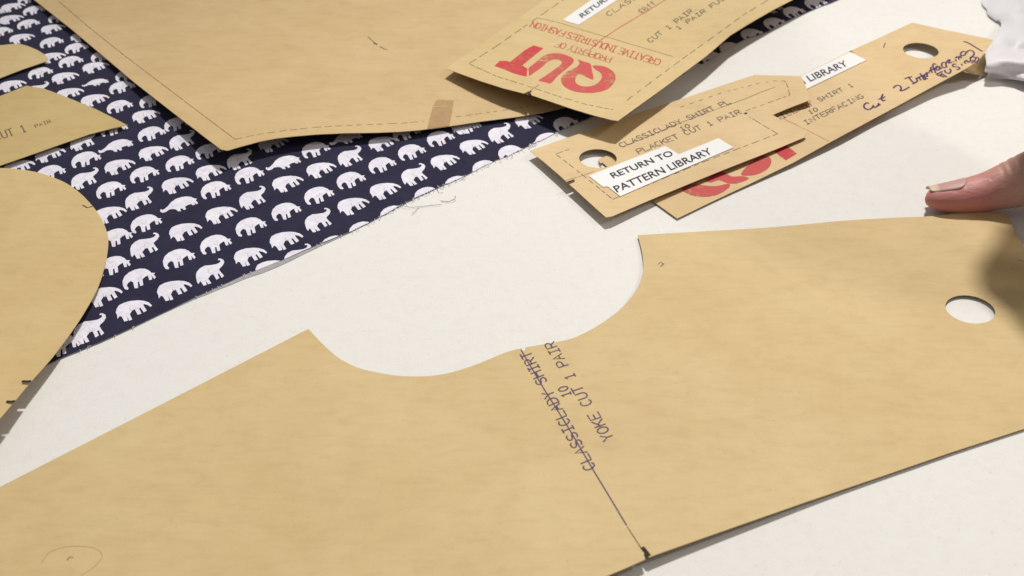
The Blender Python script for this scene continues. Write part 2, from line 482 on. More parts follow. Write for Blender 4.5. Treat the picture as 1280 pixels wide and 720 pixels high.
# ---------------------------------------------------------------- elephant fabric
ELL = ([(770,580),(750,576),(733,553),(724,520),(733,487),(758,461),(795,444),(830,437),(865,440),(895,454),(913,470),(938,470),(930,481),(948,501),(938,512),(926,500),(916,486),(924,516),(906,518),(890,486),(872,497),(858,511),(870,552),(850,558),(838,525),(830,530),(838,570),(815,572),(797,529),(780,521),(764,534),(758,552),(774,570)], (835, 505), (399, 244))
ELR = ([(488,408),(500,385),(530,370),(570,360),(620,357),(660,361),(695,373),(718,392),(711,402),(690,389),(664,382),(660,388),(688,424),(669,435),(643,403),(636,410),(656,442),(632,449),(608,413),(590,423),(580,445),(600,478),(580,485),(563,453),(572,484),(550,489),(529,458),(515,452),(502,470),(497,448),(486,430)], (590, 415), (358, 229))
ELU = ([(234,545),(240,520),(262,495),(295,478),(340,475),(375,470),(395,462),(406,450),(401,441),(386,441),(389,431),(406,431),(425,441),(432,458),(420,482),(401,500),(396,511),(413,533),(432,555),(416,569),(396,537),(384,540),(400,568),(380,581),(356,541),(338,547),(321,572),(344,604),(322,611),(302,583),(312,616),(289,620),(267,586),(252,607),(242,590),(238,570)], (330, 530), (315, 248))
ELS = ([(482,384),(499,397),(525,390),(550,372),(575,368),(598,372),(615,388),(636,388),(629,368),(645,366),(658,380),(674,372),(665,352),(690,338),(712,333),(723,343),(742,338),(734,324),(755,336),(763,326),(746,304),(756,292),(735,288),(712,275),(680,270),(640,275),(600,288),(565,313),(540,345),(515,367),(499,374),(487,366)], (630, 330), (225, 255))
def shape_of(e):
    pts, zc, pc = e
    g0 = Vector(G(*pc)); out = []
    for x, y in pts:
        g = Vector(G(pc[0] + (x - zc[0]) / 6, pc[1] + (y - zc[1]) / 6)); out.append(g - g0)
    return out
SH = {'L': shape_of(ELL), 'R': shape_of(ELR), 'U': shape_of(ELU), 'S': shape_of(ELS)}
EL = [(139,237,'L'),(148,208,'R'),(181,218,'L'),(225,204,'L'),(220,231,'R'),(262,215,'R'),(173,249,'U'),(225,255,'S'),(270,237,'L'),(136,268,'R'),(183,279,'L'),(230,289,'R'),(275,268,'R'),(146,297,'L'),(180,308,'U'),(270,305,'L'),(299,200,'U'),(340,180,'R'),(355,203,'S'),(395,187,'L'),(312,219,'L'),(400,212,'R'),(315,248,'U'),(358,229,'R'),(399,244,'L'),(358,264,'L'),(397,276,'U'),(433,172,'S'),(437,196,'U'),(477,179,'R'),(478,206,'L'),(515,190,'L'),(508,166,'L'),(551,173,'L'),(580,158,'R'),(439,225,'L'),(517,219,'U'),(555,202,'R'),(480,238,'R'),(440,257,'R'),(536,244,'L'),(494,268,'L'),(574,230,'L'),(585,158,'L'),(625,167,'U'),(660,151,'R'),(591,183,'R'),(682,174,'S'),(640,191,'L'),(608,210,'L'),(708,155,'L'),(143,332,'L'),(224,323,'L'),(262,341,'U'),(174,348,'L'),(216,362,'R'),(129,370,'R'),(165,387,'R'),(111,412,'U'),(78,432,'L'),(311,320,'R'),(356,300,'R'),(314,283,'L'),
(117,125,'R'),(150,133,'L'),(181,145,'R'),(222,155,'L'),(191,126,'L'),(143,161,'L'),(103,177,'U'),(146,182,'S'),(190,167,'L'),(227,176,'U'),(262,189,'L'),(190,191,'R'),(108,199,'L'),(61,193,'R'),(22,209,'R'),(64,216,'L'),(105,224,'U'),
(26,48,'R'),(65,53,'L'),(96,60,'L'),(64,72,'R'),(89,77,'L'),(118,84,'R'),(51,91,'L'),(80,97,'R'),(120,103,'S'),(153,109,'L'),(14,107,'R'),(45,113,'U'),(86,117,'R'),(15,9,'R'),(43,13,'L'),(36,-1,'L'),(75,22,'L'),(13,24,'R'),(36,30,'L'),(65,36,'R'),(102,46,'R'),(2,40,'L'),(129,70,'L'),(160,94,'L'),(-8,16,'L'),(-12,32,'R'),
(420,306,'L'),(455,288,'L'),(372,322,'U'),(338,336,'R'),
(891,72,'L'),(914,60,'L'),(941,43,'L'),(969,29,'L'),(993,15,'L'),(1020,4,'L'),(1046,-8,'L'),(1000,-8,'R'),(865,86,'R'),(840,96,'L'),(775,126,'L'),(806,112,'R'),(965,8,'U'),(935,22,'R'),(905,38,'L')]
edge_low = [(-120,545),(-40,502),(60,455),(110,434),(180,403),(245,371),(300,346),(350,326),(400,304),(440,288),(477,270),(496,259),(515,249),(535,240),(552,232),(567,226),(582,220),(600,210),(617,202),(635,195),(653,186),(672,177),(691,168),(735,148),(800,118),(845,97),(879,79),(902,65),(929,50),(960,39),(978,29),(1011,14),(1040,3),(1085,-16)]
edge_low_s = smooth_pts([tuple(map(float, p)) for p in edge_low], 4)
edge_low_s = [(x + random.uniform(-.25, .25), y + random.uniform(-.5, .5)) for x, y in edge_low_s]
fab_out = edge_low_s + [(1150,-60),(1000,-110),(300,-120),(-120,-90)]
# small wrinkles and a gentle swell under the sheets
def fabric_h(g):
    x, y = g
    return .00052 + .00014 * math.sin(x * 31 + y * 17) * math.sin(y * 23 - x * 9) + .00008 * math.sin(x * 83 + y * 61)
dec = []
for x, y, t in EL:
    g = Vector(G(x, y)); sc_ = random.uniform(.96, 1.0)
    k_ = max(0, min(1, (215 - y) / 215)) if x < 300 else 0
    if (x, y) == (120, 103): k_ = 2.2
    dec.append([tuple(g + Vector((p.x * (1.02 - .07 * k_), (p.y * .95 + p.x * .06) * (1 - .16 * k_))) * sc_) for p in SH[t]])
FG = lambda L: [G(*p) for p in L]
fab = sheet('elephant_fabric', FG(fab_out), fabric_h, .0002, (m_navy, m_white_print, m_back), (), .008, None, 0, dec, px=False)
tag(fab, 'navy cotton fabric printed with rows of small white elephants, raw cut edge across the table', 'fabric')
# ear and crease marks inside each elephant
ears = []
for x, y, t in EL:
    if t in 'LRU' and -5 < x < 800:
        s = 1 if t == 'L' else -1
        cx = x + random.uniform(-2, 1.5) * s
        ears.append([(cx + a * s, y - 2.0 + b_) for a, b_ in ((-3.2, 1.5), (-1.8, 3.2), (.2, 2.6), (1.4, .6), (.8, -1.4))])
gs = random.Random(3)
e2 = []
for L in ears:
    g0 = G(*L[0])
    e2.append(L)
m_ear = ink('grey_print_line', (.56, .55, .62), .55)
# keep ear marks only where the elephant is on the cloth
def on_cloth(p): return pip(G(*p), FG(fab_out))
e2 = [L for L in e2 if all(on_cloth((a, b_ + 5)) for a, b_ in L)]
ribbons('elephant_ear_print', e2, fabric_h, .00005, .00030, m_ear, fab)
# second layer of the doubled cloth, peeping out along the lower left part of the edge
ul_top = [p for p in edge_low_s if -130 <= p[0] <= 480]
ul = []
for x, y in ul_top:
    k = max(0.0, 1 - abs(x - 335) / 120.0); k2 = max(0, 1 - abs(x - 110) / 120)
    ul.append((x + 2.5 * k, y + 5.5 * k ** .7 + 1.3 * k2 ** .5 if k > 0 else y + 1.3 * k2 ** .5))
ul_out = ul + [(500, 245), (300, 200), (-120, 400)]
sheet('under_layer', ul_out, lambda g: .00022, .00015, (m_back,), (), .02, fab)
# fraying
fr = []; fr2 = []
for i in range(0, len(edge_low_s) - 1):
    x, y = edge_low_s[i]
    if 60 < x < 760 and random.random() < (.7 if x > 400 else .25):
        for k in range(random.randint(1, 2) if x < 400 else random.randint(1, 3)):
            a = random.uniform(.2, 2.2); l = random.uniform(1.5, 5.5 if x > 400 else 3); x_ = x + random.uniform(-6, 6)
            y_ = y - (x_ - x) * .5
            L = [(x_, y_ - 1), (x_ + l * math.cos(a) * .6, y_ + l * .4 * math.sin(a)), (x_ + l * math.cos(a + .5), y_ + l * .8 * math.sin(a))]
            (fr if random.random() < .12 else fr2).append(L)
ribbons('frayed_threads', smooth_l := [smooth_pts(L, 3) for L in fr], lambda g: .0007, 0, .00013, m_thread, fab, .002)
ribbons('frayed_threads', [smooth_pts(L, 3) for L in fr2], lambda g: .00085, 0, .00020, m_thread_w, fab, .002)

def tube(name, pts, r, mat, seg=6, parent=None):
    P = [Vector(p) for p in pts]; vs = []; fs = []
    for i, p in enumerate(P):
        t = (P[min(i + 1, len(P) - 1)] - P[max(i - 1, 0)]).normalized()
        a = t.cross(Vector((0, 0, 1)));  a = a.normalized() if a.length > 1e-5 else Vector((1, 0, 0)); b2 = a.cross(t)
        for k in range(seg):
            an = 2 * math.pi * k / seg; vs.append(p + (a * math.cos(an) + b2 * math.sin(an)) * r)
        if i:
            for k in range(seg):
                fs.append(((i - 1) * seg + k, (i - 1) * seg + (k + 1) % seg, i * seg + (k + 1) % seg, i * seg + k))
    return mk(name, vs, fs, mat, parent, P[0] if parent is None else None, None, True)
def thread(px, lab, r=.00011, h=.0004, mat=m_thread):
    pts = smooth_pts([(x, y, hh) for x, y, hh in px], 5)
    o = tube('loose_thread', [at(x, y, hh * .001 + h) for x, y, hh in pts], r, mat)
    return tag(o, lab, 'thread', 'loose threads beside the cut fabric edge')
thread([(503,257,.6),(513,259,.3),(527,258,.1),(541,256.5,.1),(552,255.5,.4)], 'long fine dark thread running out from the cut edge of the elephant fabric', .00009)
thread([(551,251,.1),(558,252,.1),(564,251,.4),(568,248.5,.8),(569.5,246,1.2),(568.5,245,1.0)], 'short curled dark thread hooked upward at its end on the cream table', .00012)
thread([(524,258.5,.2),(520,263,.1),(515,268,.1)], 'tiny straight pale grey thread slanting down below the long thread', .00008)
thread([(547,232,.8),(549,234.5,1.5),(552,236.5,1.0),(554,236,.8)], 'tiny white thread standing up at the scalloped edge of the elephant fabric', .0002, .0006, m_thread_w)

GRP = 'brown card pattern pieces spread over the table'
T = .00025
# ---------------------------------------------------------------- left hand pattern pieces
h_top = Height([(-60,60,2.2),(0,57,2.0),(57,72,2.6),(0,97,2.2),(-80,110,2.0)], 1.9)
p1 = sheet('pattern_piece', smooth_pts([(-70,66),(-20,58),(0,56.5),(24,55),(42,60.5),(54,67),(60,73)], 4) + [(58,76.5),(30,86),(0,97.5),(-80,126)], h_top, T, (card_b,), (), .008)
tag(p1, 'small pale brown card piece with rounded tip, uppermost at the left edge of the photo', 'pattern piece', GRP)
h_mid = Height([(-60,120,3.0),(0,119,2.9),(33,107,2.8),(157,155,2.6),(0,207,3.2),(-80,230,3.2)], 2.2)
p2 = sheet('pattern_piece', [(-80,152),(0,120),(33,107),(54,110.5),(75,118),(119,136),(150,151.5),(159,156.5),(140,160.5),(111,168),(60,186),(0,207),(-80,236)], h_mid, T, (card_e,), (), .008)
tag(p2, 'olive brown card piece with sharp pointed tip lying on the elephant fabric at left', 'pattern piece', GRP)
ribbons('printed_text', text_lines('CUT 1', (-4,175.5), (34,164), (-8,167)), h_mid, .0001, .00065, ink_faint, p2, px=False)
ribbons('printed_text', text_lines('PAIR', (45,159.5), (64,153), (43,156)), h_mid, .0001, .0004, ink_faint, p2, px=False)

h_big = Height([(-120,230,5),(0,211,3.2),(80,227,2.6),(128,273,2.6),(135,303,2.8),(100,398,4.5),(53,460,7.0),(0,523,10.5),(-80,600,12),(0,350,5.0),(-120,420,8)], 2.2)
cb = [(-120,222),(-40,211),(0,210),(22,211.5),(40,214),(56,218),(80,227.5),(98,239.5),(114,255.5),(126,272),(133,288),(135.5,303),(132,328),(123,358),(107,388),(90,414),(70,441),(54,460)]
cb = smooth_pts([tuple(map(float, p)) for p in cb], 4)[:-1] + [(54,460),(37.2,478.6),(28,477.8),(27.4,480.6),(35.2,481.2),(17,503.2),(9.5,502.4),(9,504.8),(14.7,505.8),(0,523),(-70,604),(-180,600)]
p3 = sheet('pattern_piece', cb, h_big, T, (card_d,), (), .005)
tag(p3, 'large brown card piece with convex curved edge and two notches, lower left of the photo', 'pattern piece', GRP)
ribbons('notch_mark', [[(28.5,476.6),(33,476.8),(37.5,476.6)], [(9,502),(14.5,502.2),(17.5,501.4)]], h_big, .0001, .0014, ink_black, p3)
ribbons('notch_mark', [[(103.5,256.5),(109,259.5),(115,258)]], h_big, .0001, .0006, ink_black, p3)

# ---------------------------------------------------------------- large upper piece
h_large = Height([(283,187,9.0),(255,168,8.0),(200,128,5.6),(135,75,3.6),(43,0,3.0),(340,172,7.6),(420,166,6.4),(520,162,4.0),(600,153,2.6),(690,140,2.2),(740,125,2.2),(400,60,2.6),(600,40,2.0),(200,20,2.8),(300,110,4.2),(800,20,2.0)], 2.0)
lo = [(43,0),(90,37),(135,75),(168,103),(200,128),(232,153),(262,176),(276,186.5),(284,188.2),(300,183.5),(325,176.8),(345,173),(365,170.6),(395,168),(430,166.4),(470,165.8),(500,164.6),(525,162.5),(560,158),(600,152),(643,146.5),(678,141),(740,126),(810,60),(900,-70),(-45,-72)]
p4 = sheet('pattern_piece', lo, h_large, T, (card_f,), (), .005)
tag(p4, 'large brown card piece with brown tape patch on its lower edge, top centre', 'pattern piece', GRP)
ribbons('seam_line', dashes([(74,2),(110,33),(150,65),(200,103),(250,141),(294,174)], 14, 1.2), h_large, .0001, .00036, ink_faint, p4)
ribbons('seam_line', dashes([(294,174),(322,168),(360,162.5),(400,158.5),(450,156),(500,154),(530,151.5)], 9, 5) + dashes([(570,146),(610,140.5),(660,133)], 6, 5), h_large, .0001, .0004, ink_faint, p4)
tp = sheet('tape_patch', [(545,125.5),(549,124.5),(567,125.5),(565,141),(561.5,157.2),(548,158.8),(534,160.6),(537.5,147),(541,134)], h_large, .0001, (m_tape,), (), .006, p4, .00018)
ribbons('tape_crease', [[(541,134),(550,133),(559,133.8)]], h_large, .00032, .0006, card_c, tp)
ribbons('pencil_mark', [[(460,46),(466,51.5),(470,54.5)], [(475,58),(480,61),(484,62)]], h_large, .0001, .0005, ink_pencil, p4)
ribbons('pencil_mark', [[(467.5,53.5),(471,55.2)]], h_large, .00015, .0012, ink_type, p4)

# ---------------------------------------------------------------- stamped card, upper right
h_qut = Height([(559,85,7.2),(620,106,10.0),(665,119,11.4),(712,137,12.4),(773,151,12.8),(830,110,12.0),(880,73,11.5),(940,31,11),(1000,-8,11),(640,40,6.0),(700,80,8.2),(800,40,8.5),(690,-10,5.5),(860,-40,8)], 3.2)
qo = [(557.5,85.5),(575,92),(600,101),(630,110.5),(658,117.5),(661.5,118.6),(663,115.5),(664.6,119),(690,127.5),(712,135),(740,143.5),(765,150),(772.5,151),(780,145.5),(830,109.5),(860,87),(884,69),(913,44),(938,28.5),(965,13),(990,0),(1080,-48),(1000,-100),(790,-75),(681,0),(620,42)]
p5 = sheet('pattern_piece', qo, h_qut, T, (card_b,), (), .003)
tag(p5, 'brown card piece stamped with upside down red QUT, lifted above other cards at top', 'pattern piece', GRP)
def z(x, y, ox, oy, s): return (ox + x / s, oy + y / s)
zq = lambda L: [z(x, y, 610, 40, 7.53) for x, y in L]
Tq = [(60,318),(110,272),(175,270),(205,282),(270,232),(340,175),(385,148),(430,125),(522,152),(455,205),(400,250),(322,314),(372,343),(364,420),(300,405),(240,388),(150,350)]
Uq = smooth_pts([(388,412),(384,375),(382,340),(430,300),(480,255),(540,215),(620,198),(700,205),(780,235),(808,262),(795,295),(740,345),(690,385),(640,430),(592,482),(530,470),(475,455),(520,425),(580,385),(640,340),(690,300),(690,275),(655,258),(610,260),(560,285),(500,335),(440,378)], 3, True)
Qq = smooth_pts([(845,258),(905,278),(965,300),(980,370),(992,445),(930,425),(880,398),(840,405),(822,445),(835,485),(890,510),(970,508),(1035,478),(1070,430),(1060,385),(1010,350),(985,315),(1090,322),(1165,360),(1200,410),(1190,470),(1130,535),(1030,566),(930,572),(820,560),(735,525),(695,480),(690,430),(740,375),(800,345),(840,325),(862,290)], 3, True)
patches('red_stamp', [zq(Tq)], h_qut, .0001, ink_red, p5)
patches('red_stamp', [zq(Uq), zq(Qq)], h_qut, .0001, ink_red_light, p5)
ribbons('red_stamp_lettering', text_lines('CREATIVE INDUSTRIES FASHION', (827,74.5), (667,26.5), (823,81.8), 4.7), h_qut, .00015, .0007, ink_red_line, p5, px=False)
ribbons('red_stamp_lettering', text_lines('PROPERTY OF', (765.5,71.5), (697,51.5), (761.5,78), 4.8), h_qut, .00015, .0006, ink_red_line, p5, px=False)
ribbons('ruled_line', [[(671,22),(700,28.5),(730,38),(765,48),(800,58.5),(841,70.5)]], h_qut, .0001, .00032, ink_pencil, p5)
ribbons('ruled_line', [[(738,62),(752,49),(775,34),(800,19),(812,12),(850,-12)]], h_qut, .0001, .0006, ink_red_line, p5)
ribbons('seam_line', dashes([(587,79),(620,58),(660,30),(695,6),(710,-5)], 10, 5) + dashes([(587,80),(620,95),(660,107.5),(700,121),(735,131),(766,137)], 7, 3.2) + dashes([(784,125),(820,98),(862,67),(900,40),(930,18),(960,0)], 8, 6), h_qut, .0001, .00042, ink_pencil, p5)
ribbons('notch_mark', [[(656.5,117),(660,115.4),(663.5,114.2)], [(660.5,118),(661,115.5)]], h_qut, .00012, .0013, ink_black, p5)
ribbons('grain_line', [[(661,115),(667,110),(674,106)]], h_qut, .0001, .0004, ink_pencil, p5)
lab = sheet('paper_label', [(703.8,24.5),(708,26.5),(723.4,31),(771,0.2),(850,-52),(832,-60),(739,0)], h_qut, .00006, (m_label,), (), .0033, p5, .00022)
font_polys('label_lettering', 'RETURN TO', (728,22.5), (782,-15), (723.4,18.2), h_qut, .00036, ink_label, lab, .012)
ribbons('typed_text', text_lines('CLASSICLADY', (761,20.5), (840,-30), (757,16)), h_qut, .00015, .00055, ink_type, p5, px=False)
ribbons('typed_text', text_lines('CUT 1 PAIR.', (813.5,53.2), (872,10.6), (808.5,49.5)) + text_lines('1 PAIR FUSING', (848,37.5), (923,-12), (844,34)), h_qut, .00015, .0006, ink_type, p5, px=False)
ribbons('typed_text', text_lines('Cuff', (803,17), (821,5), (797,13), 4.6), h_qut, .0001, .0005, ink_type, p5, px=False)
ribbons('typed_text', text_lines('10', (801,16), (808,11), (797,13)), h_qut, .0001, .0004, ink_type, p5, px=False)

# ---------------------------------------------------------------- interfacing piece
h_int = Height([(748,200,.8),(846,273,1.0),(1003,94,1.6),(1037,178,3.4),(945,226,1.2),(900,180,1.0),(1140,28,4.0),(1089,150,3.6),(1167,107,5.6),(1207,86,8.6),(1240,49,9.0),(1180,60,5.0),(1100,95,3.0)], .6)
io = [(846.5,273),(817,252),(782,226),(752.6,203),(751.2,204.6),(749.4,202.6),(748,199),(880,144),(1003,94),(1064,63),(1104,45),(1140,28.2),(1180,37),(1241,49.5),(1239,53),(1224,75),(1207,86),(1167,107.5),(1128,129),(1089,150),(1037,178),(990,204),(945,226),(890,252)]
hole = lambda cx, cy, rpx, n=40: (lambda c, r: [(c[0] + r * math.cos(2 * math.pi * i / n), c[1] + r * math.sin(2 * math.pi * i / n)) for i in range(n)])(G(cx, cy), rpx)
r_int = abs(G(1173.3, 63)[0] - G(1129, 63)[0]) / 2
p6 = sheet('pattern_piece', FG(io), h_int, T, (card_c,), [hole(1151, 63, r_int * .985)], .0025, px=False)
tag(p6, 'long narrow brown card with violet handwriting, its tip under white cloth', 'pattern piece', GRP)
# its lower corner is bent down sharply
def flap(name, top, bot, par):
    P = [at(x, y, h) for x, y, h in top] + [at(x, y, h) for x, y, h in bot]
    n = len(top); vs = P + [p + Vector((.0002, .0004, 0)) for p in P]
    m_ = 2 * n
    fs = []
    for i in range(n - 1):
        fs.append((i, n + i, n + i + 1, i + 1)); fs.append((m_ + i, m_ + i + 1, m_ + n + i + 1, m_ + n + i))
    fs += [(0, m_, m_ + n, n), (n - 1, 2 * n - 1, m_ + 2 * n - 1, m_ + n - 1)]
    fs += [(n + i, m_ + n + i, m_ + n + i + 1, n + i + 1) for i in range(n - 1)]
    return mk(name, vs, fs, card_c, par, None, None, True)
flap('bent_corner', [(1203,88.2,.0084),(1214,82,.0088),(1225,74.5,.0090),(1231,66,.0090)], [(1206,90,.0078),(1219,93.5,.0030),(1232,95,.0008),(1238,88,.0008)], p6)
lb = sheet('paper_label', [(1003.3,94.3),(1062.3,64.8),(1083,75.0),(1010.5,110.2),(960,133),(950,117)], h_int, .00006, (m_label,), (), .0022, p6, .00034)
font_polys('label_lettering', 'PATTERN LIBRARY', (952,128), (1061,81.6), (946.5,120.8), h_int, .00046, ink_label, lb, .010)
ribbons('typed_text', text_lines('CLASSICLADY SHIRT 1', (945,163.5), (1067.5,107.5), (941,159.4), 5.6), h_int, .00015, .00052, ink_type, p6, px=False)
ribbons('typed_text', text_lines('10', (1012.5,142.6), (1023,138), (1009.5,138.4)) + text_lines('INTERFACING', (1008,156), (1080.5,121.4), (1003.5,151.6)), h_int, .00015, .00055, ink_type, p6, px=False)
ribbons('ruled_line', [[(975,146),(985,151),(1010,163),(1035,176)]], h_int, .0001, .00035, ink_red_line, p6)
ribbons('notch_mark', [[(1062,65),(1063.5,63.2),(1064.8,64.6)], [(1062,64.5),(1067,65.2)], [(1106.5,53.5),(1104.5,59.5)]], h_int, .0001, .0006, ink_pencil, p6)
zh = lambda L: [z(x, y, 1060, 40, 6.54) for x, y in L]
hw = [[(168,582),(150,578),(132,596),(134,618),(160,632),(188,625),(205,608),(206,598),(214,614),(232,610),(246,598),(250,580),(252,598),(262,592)],
      [(285,508),(272,540),(285,560),(303,556)],[(250,548),(280,540),(300,528)],
      [(372,455),(395,436),(422,437),(436,458),(428,478),(455,474),(500,450)],
      [(466,380),(492,370),(520,364)],[(500,373),(520,398),(545,415)],[(528,422),(548,414),(566,402)],
      [(558,375),(568,398)],[(560,382),(575,370),(588,380),(596,392)],[(590,338),(608,362),(622,388),(634,384)],[(578,368),(605,358),(628,350)],
      [(622,368),(646,358),(640,342),(624,350),(626,372),(650,380)],[(650,362),(640,330)],[(642,345),(656,330),(668,330)],
      [(718,262),(700,258),(694,275),(706,305),(716,330)],[(664,318),(700,300),(735,288)],[(688,330),(676,300),(682,285)],
      [(745,280),(726,278),(718,296),(732,312),(750,300),(748,282),(760,300)],[(795,248),(772,250),(766,270),(778,290),(806,282),(800,262),(815,232),(835,226),(822,252),(850,246)],
      [(862,242),(866,243)],[(878,226),(886,236)],[(880,212),(892,200),(902,206),(908,222)],[(905,205),(918,196),(926,212)],
      [(958,160),(938,158),(920,176),(930,192),(955,186),(966,168),(990,150),(1015,152),(1032,172),(1020,196),(998,208)],
      [(946,76),(975,84),(1020,110),(1060,134),(1096,156)],
      [(730,350),(760,358),(785,366)],[(722,344),(752,330),(770,322)],[(742,352),(768,346)],[(765,338),(806,366)],
      [(790,310),(800,330),(826,336),(842,318),(832,300)],[(884,262),(862,262),(858,280),(885,284),(905,285),(914,298),(890,306)],
      [(928,262),(934,270)],[(950,245),(962,256)],[(954,240),(970,230),(982,246),(1000,236)],
      [(1036,205),(1010,204),(1000,222),(1016,236),(1040,226),(1048,206),(1068,214),(1064,236),(1030,244),(1008,250)]]
ribbons('handwriting', [smooth_pts(zh(L), 4) for L in hw], h_int, .0002, .00088, ink_hand, p6, .0012)
zs = lambda L: [z(x, y, 840, 150, 4.0) for x, y in L]
patches('red_stamp', [smooth_pts(zs([(45,345),(70,328),(110,318),(160,326),(220,330),(280,318),(288,334),(235,370),(170,384),(95,375)]), 3, True),
                      smooth_pts(zs([(170,300),(235,258),(262,262),(300,282),(350,280),(385,292),(330,316),(280,316),(235,300),(195,312)]), 3, True),
                      smooth_pts(zs([(345,272),(370,236),(410,200),(450,180),(485,182),(497,210),(478,244),(430,270),(380,278)]), 3, True)], h_int, .0001, ink_red_light, p6)
patches('red_stamp', [zs([(500,146),(560,118),(590,140),(625,168),(570,201),(535,176)])], h_int, .0001, ink_red, p6)

# ---------------------------------------------------------------- placket piece
h_pla = Height([(664,189,3.8),(710,228,4.2),(757,271,4.4),(736,166,2.8),(862,230,3.0),(937,201,3.6),(1005,172,4.4),(967,144,3.8),(1011,124,5.6),(1000,95,3.4),(942,94,2.4),(865,120,2.2),(840,185,2.6),(800,150,2.4)], 1.9)
po = [(662.5,188.5),(690,178.5),(720,168.5),(736,163.5),(790,143.5),(865,119.5),(905,106),(943,93.6),(1001,95),(1004,100),(1013.5,124.5),(985,135.5),(966,143.6),(986,155),(1008,168.6),(1004,172.3),(970,186.5),(937,199.5),(900,214),(862,229.5),(810,251),(765,270.3),(757.5,271.6),(745,260.5),(718.4,236.2),(711.6,230.3),(718.6,227.4),(717.6,226.0),(709.6,228.6),(700,219.5),(680,202.5)]
r_pla = abs(G(771, 195)[0] - G(724, 195)[0]) / 2
p7 = sheet('pattern_piece', FG(po), h_pla, T, (card_c,), [hole(747.4, 198, r_pla)], .0025, px=False)
tag(p7, 'brown card tag with clipped corners and white label reading RETURN TO PATTERN LIBRARY', 'pattern piece', GRP)
zl = lambda L: [z(x, y, 730, 160, 6.4) for x, y in L]
l1 = sheet('paper_label', zl([(38,382),(340,262),(650,144),(688,165),(760,211),(745,235),(430,365),(190,468),(150,470)]), h_pla, .00006, (m_label,), (), .0022, p7, .00032)
l2 = sheet('paper_label', zl([(184,462),(480,340),(764,208),(930,140),(1075,80),(1196,155),(700,368),(290,546)]), h_pla, .00006, (m_label,), (), .0022, p7, .00036)
font_polys('label_lettering', 'RETURN TO', zl([(238,402)])[0], zl([(722,215)])[0], zl([(202,362)])[0], h_pla, .00048, ink_label, l1, .012)
font_polys('label_lettering', 'PATTERN LIBRARY', zl([(266,516)])[0], zl([(1034,200)])[0], zl([(228,468)])[0], h_pla, .00048, ink_label, l2, .012)
ribbons('typed_text', text_lines('CLASSICLADY SHIRT PL', (777.5,184.2), (914,128.6), (772.6,179.6)), h_pla, .00015, .00055, ink_type, p7, px=False)
ribbons('typed_text', text_lines('10', (851.8,163.2), (863,158.6), (848.8,159)) + text_lines('PLACKET CUT 1 PAIR', (799,192), (927,141.6), (794.5,187)), h_pla, .00015, .00055, ink_type, p7, px=False)
ribbons('typed_text', [[(931.2,141.9),(933.2,141.2)]], h_pla, .00012, .0012, ink_black, p7)
ribbons('ruled_line', [[(778,183.4),(800,174.5),(850,153.5),(880,142)], [(880,142),(912,130.5),(934,122.5),(950,115.5),(969,108.6)]], h_pla, .0001, .00034, ink_type, p7)
ribbons('ruled_line', [[(697,228),(730,219),(742,214)]], h_pla, .0001, .0003, ink_faint, p7)
ribbons('seam_line', dashes([(695,192.4),(703,189.3),(711,186.8)], 9, 3) + dashes([(696,193.5),(715,208),(740,228),(766,249)], 6, 4) + dashes([(766,249),(800,235),(880,202),(972,167)], 9, 5)
        + dashes([(972,167),(955,157),(937,146)], 9, 2.5) + dashes([(932,138.5),(960,128.5),(987,118.8)], 6, 4) + dashes([(987,118.8),(985,109),(981,101)], 7, 3) + dashes([(981,101),(966,101),(945,105),(905,115),(850,134)], 4, 7), h_pla, .0001, .0004, ink_type, p7)
ribbons('notch_mark', [[(709.4,227.6),(717.4,224.8)]], h_pla, .00012, .0010, ink_black, p7)
ribbons('pencil_mark', [[(749,202),(750,205),(751.5,207)]], lambda g: .0009, .0, .0009, ink_pencil, p7)

# ---------------------------------------------------------------- yoke piece
h_yoke = Height([(0,608,.9),(385,411,.9),(420,445,.9),(540,470,.9),(655,434,1.2),(740,411,1.1),(804,335,1.3),(797,293,1.1),(1000,286,.9),(1150,271,1.6),(1205,265,4.0),(1252,265,3.4),(1300,400,1.8),(1280,535,.9),(1100,596,1.3),(950,647,2.3),(813,696,3.8),(700,745,5.0),(600,560,1.8),(900,480,1.6),(300,650,1.6),(-100,900,3),(500,900,6),(1420,487,2)], .8)
yo = [(-100,662),(-40,629.5),(0,608.6),(95,560),(190,511.5),(290,460),(385.5,411)]
yo += smooth_pts([(385.5,411.0),(396,422.5),(407,433.5),(420,445),(434,453.5),(450,460.5),(474,466),(500,469.8),(530,470.4),(560,466.5),(590,457.5),(615,447.5),(635,439.5),(652.4,435.2)], 4)[1:]
yo += [(653.0,438.6),(655.6,438.2),(657.4,434.0)]
yo += smooth_pts([(657.4,434.0),(690,428.5),(715,423),(738,412.5),(758,400),(776,386),(790,370),(799,355),(803.8,338),(803.6,322),(800.5,306),(797,294)], 4)[1:]
yo += smooth_pts([(797,294),(840,291.3),(900,288),(952,285),(1000,281),(1052,276),(1115,272.2),(1150,271),(1172,269.3),(1205,265.4),(1230,264.8),(1252,265.4),(1260,270),(1266,283),(1275,300),(1290,330)], 3)[1:]
yo += [(1340,420),(1420,487),(1280,536),(1190,565),(1100,596),(1000,630),(900,665),(815,695),(811.6,696.6),(806.5,691.5),(804.4,692.2),(806.6,699.2),(780,711),(700,744),(560,830),(300,1100),(-300,1300)]
r_y = math.hypot(G(1244, 393)[0] - G(1182, 380)[0], G(1244, 393)[1] - G(1182, 380)[1]) / 2
p8 = sheet('pattern_piece', FG(yo), h_yoke, T, (card_a,), [hole(1212.8, 386.5, r_y)], .007, px=False)
tag(p8, 'largest brown card piece across the foreground with curved neck cutout and punched hole', 'pattern piece', GRP)
ribbons('printed_text', text_lines('CLASSICLADY SHIRT', (744.5,583.5), (662.5,438.5), (731.5,589)), h_yoke, .00015, .00058, ink_purple, p8, px=False)
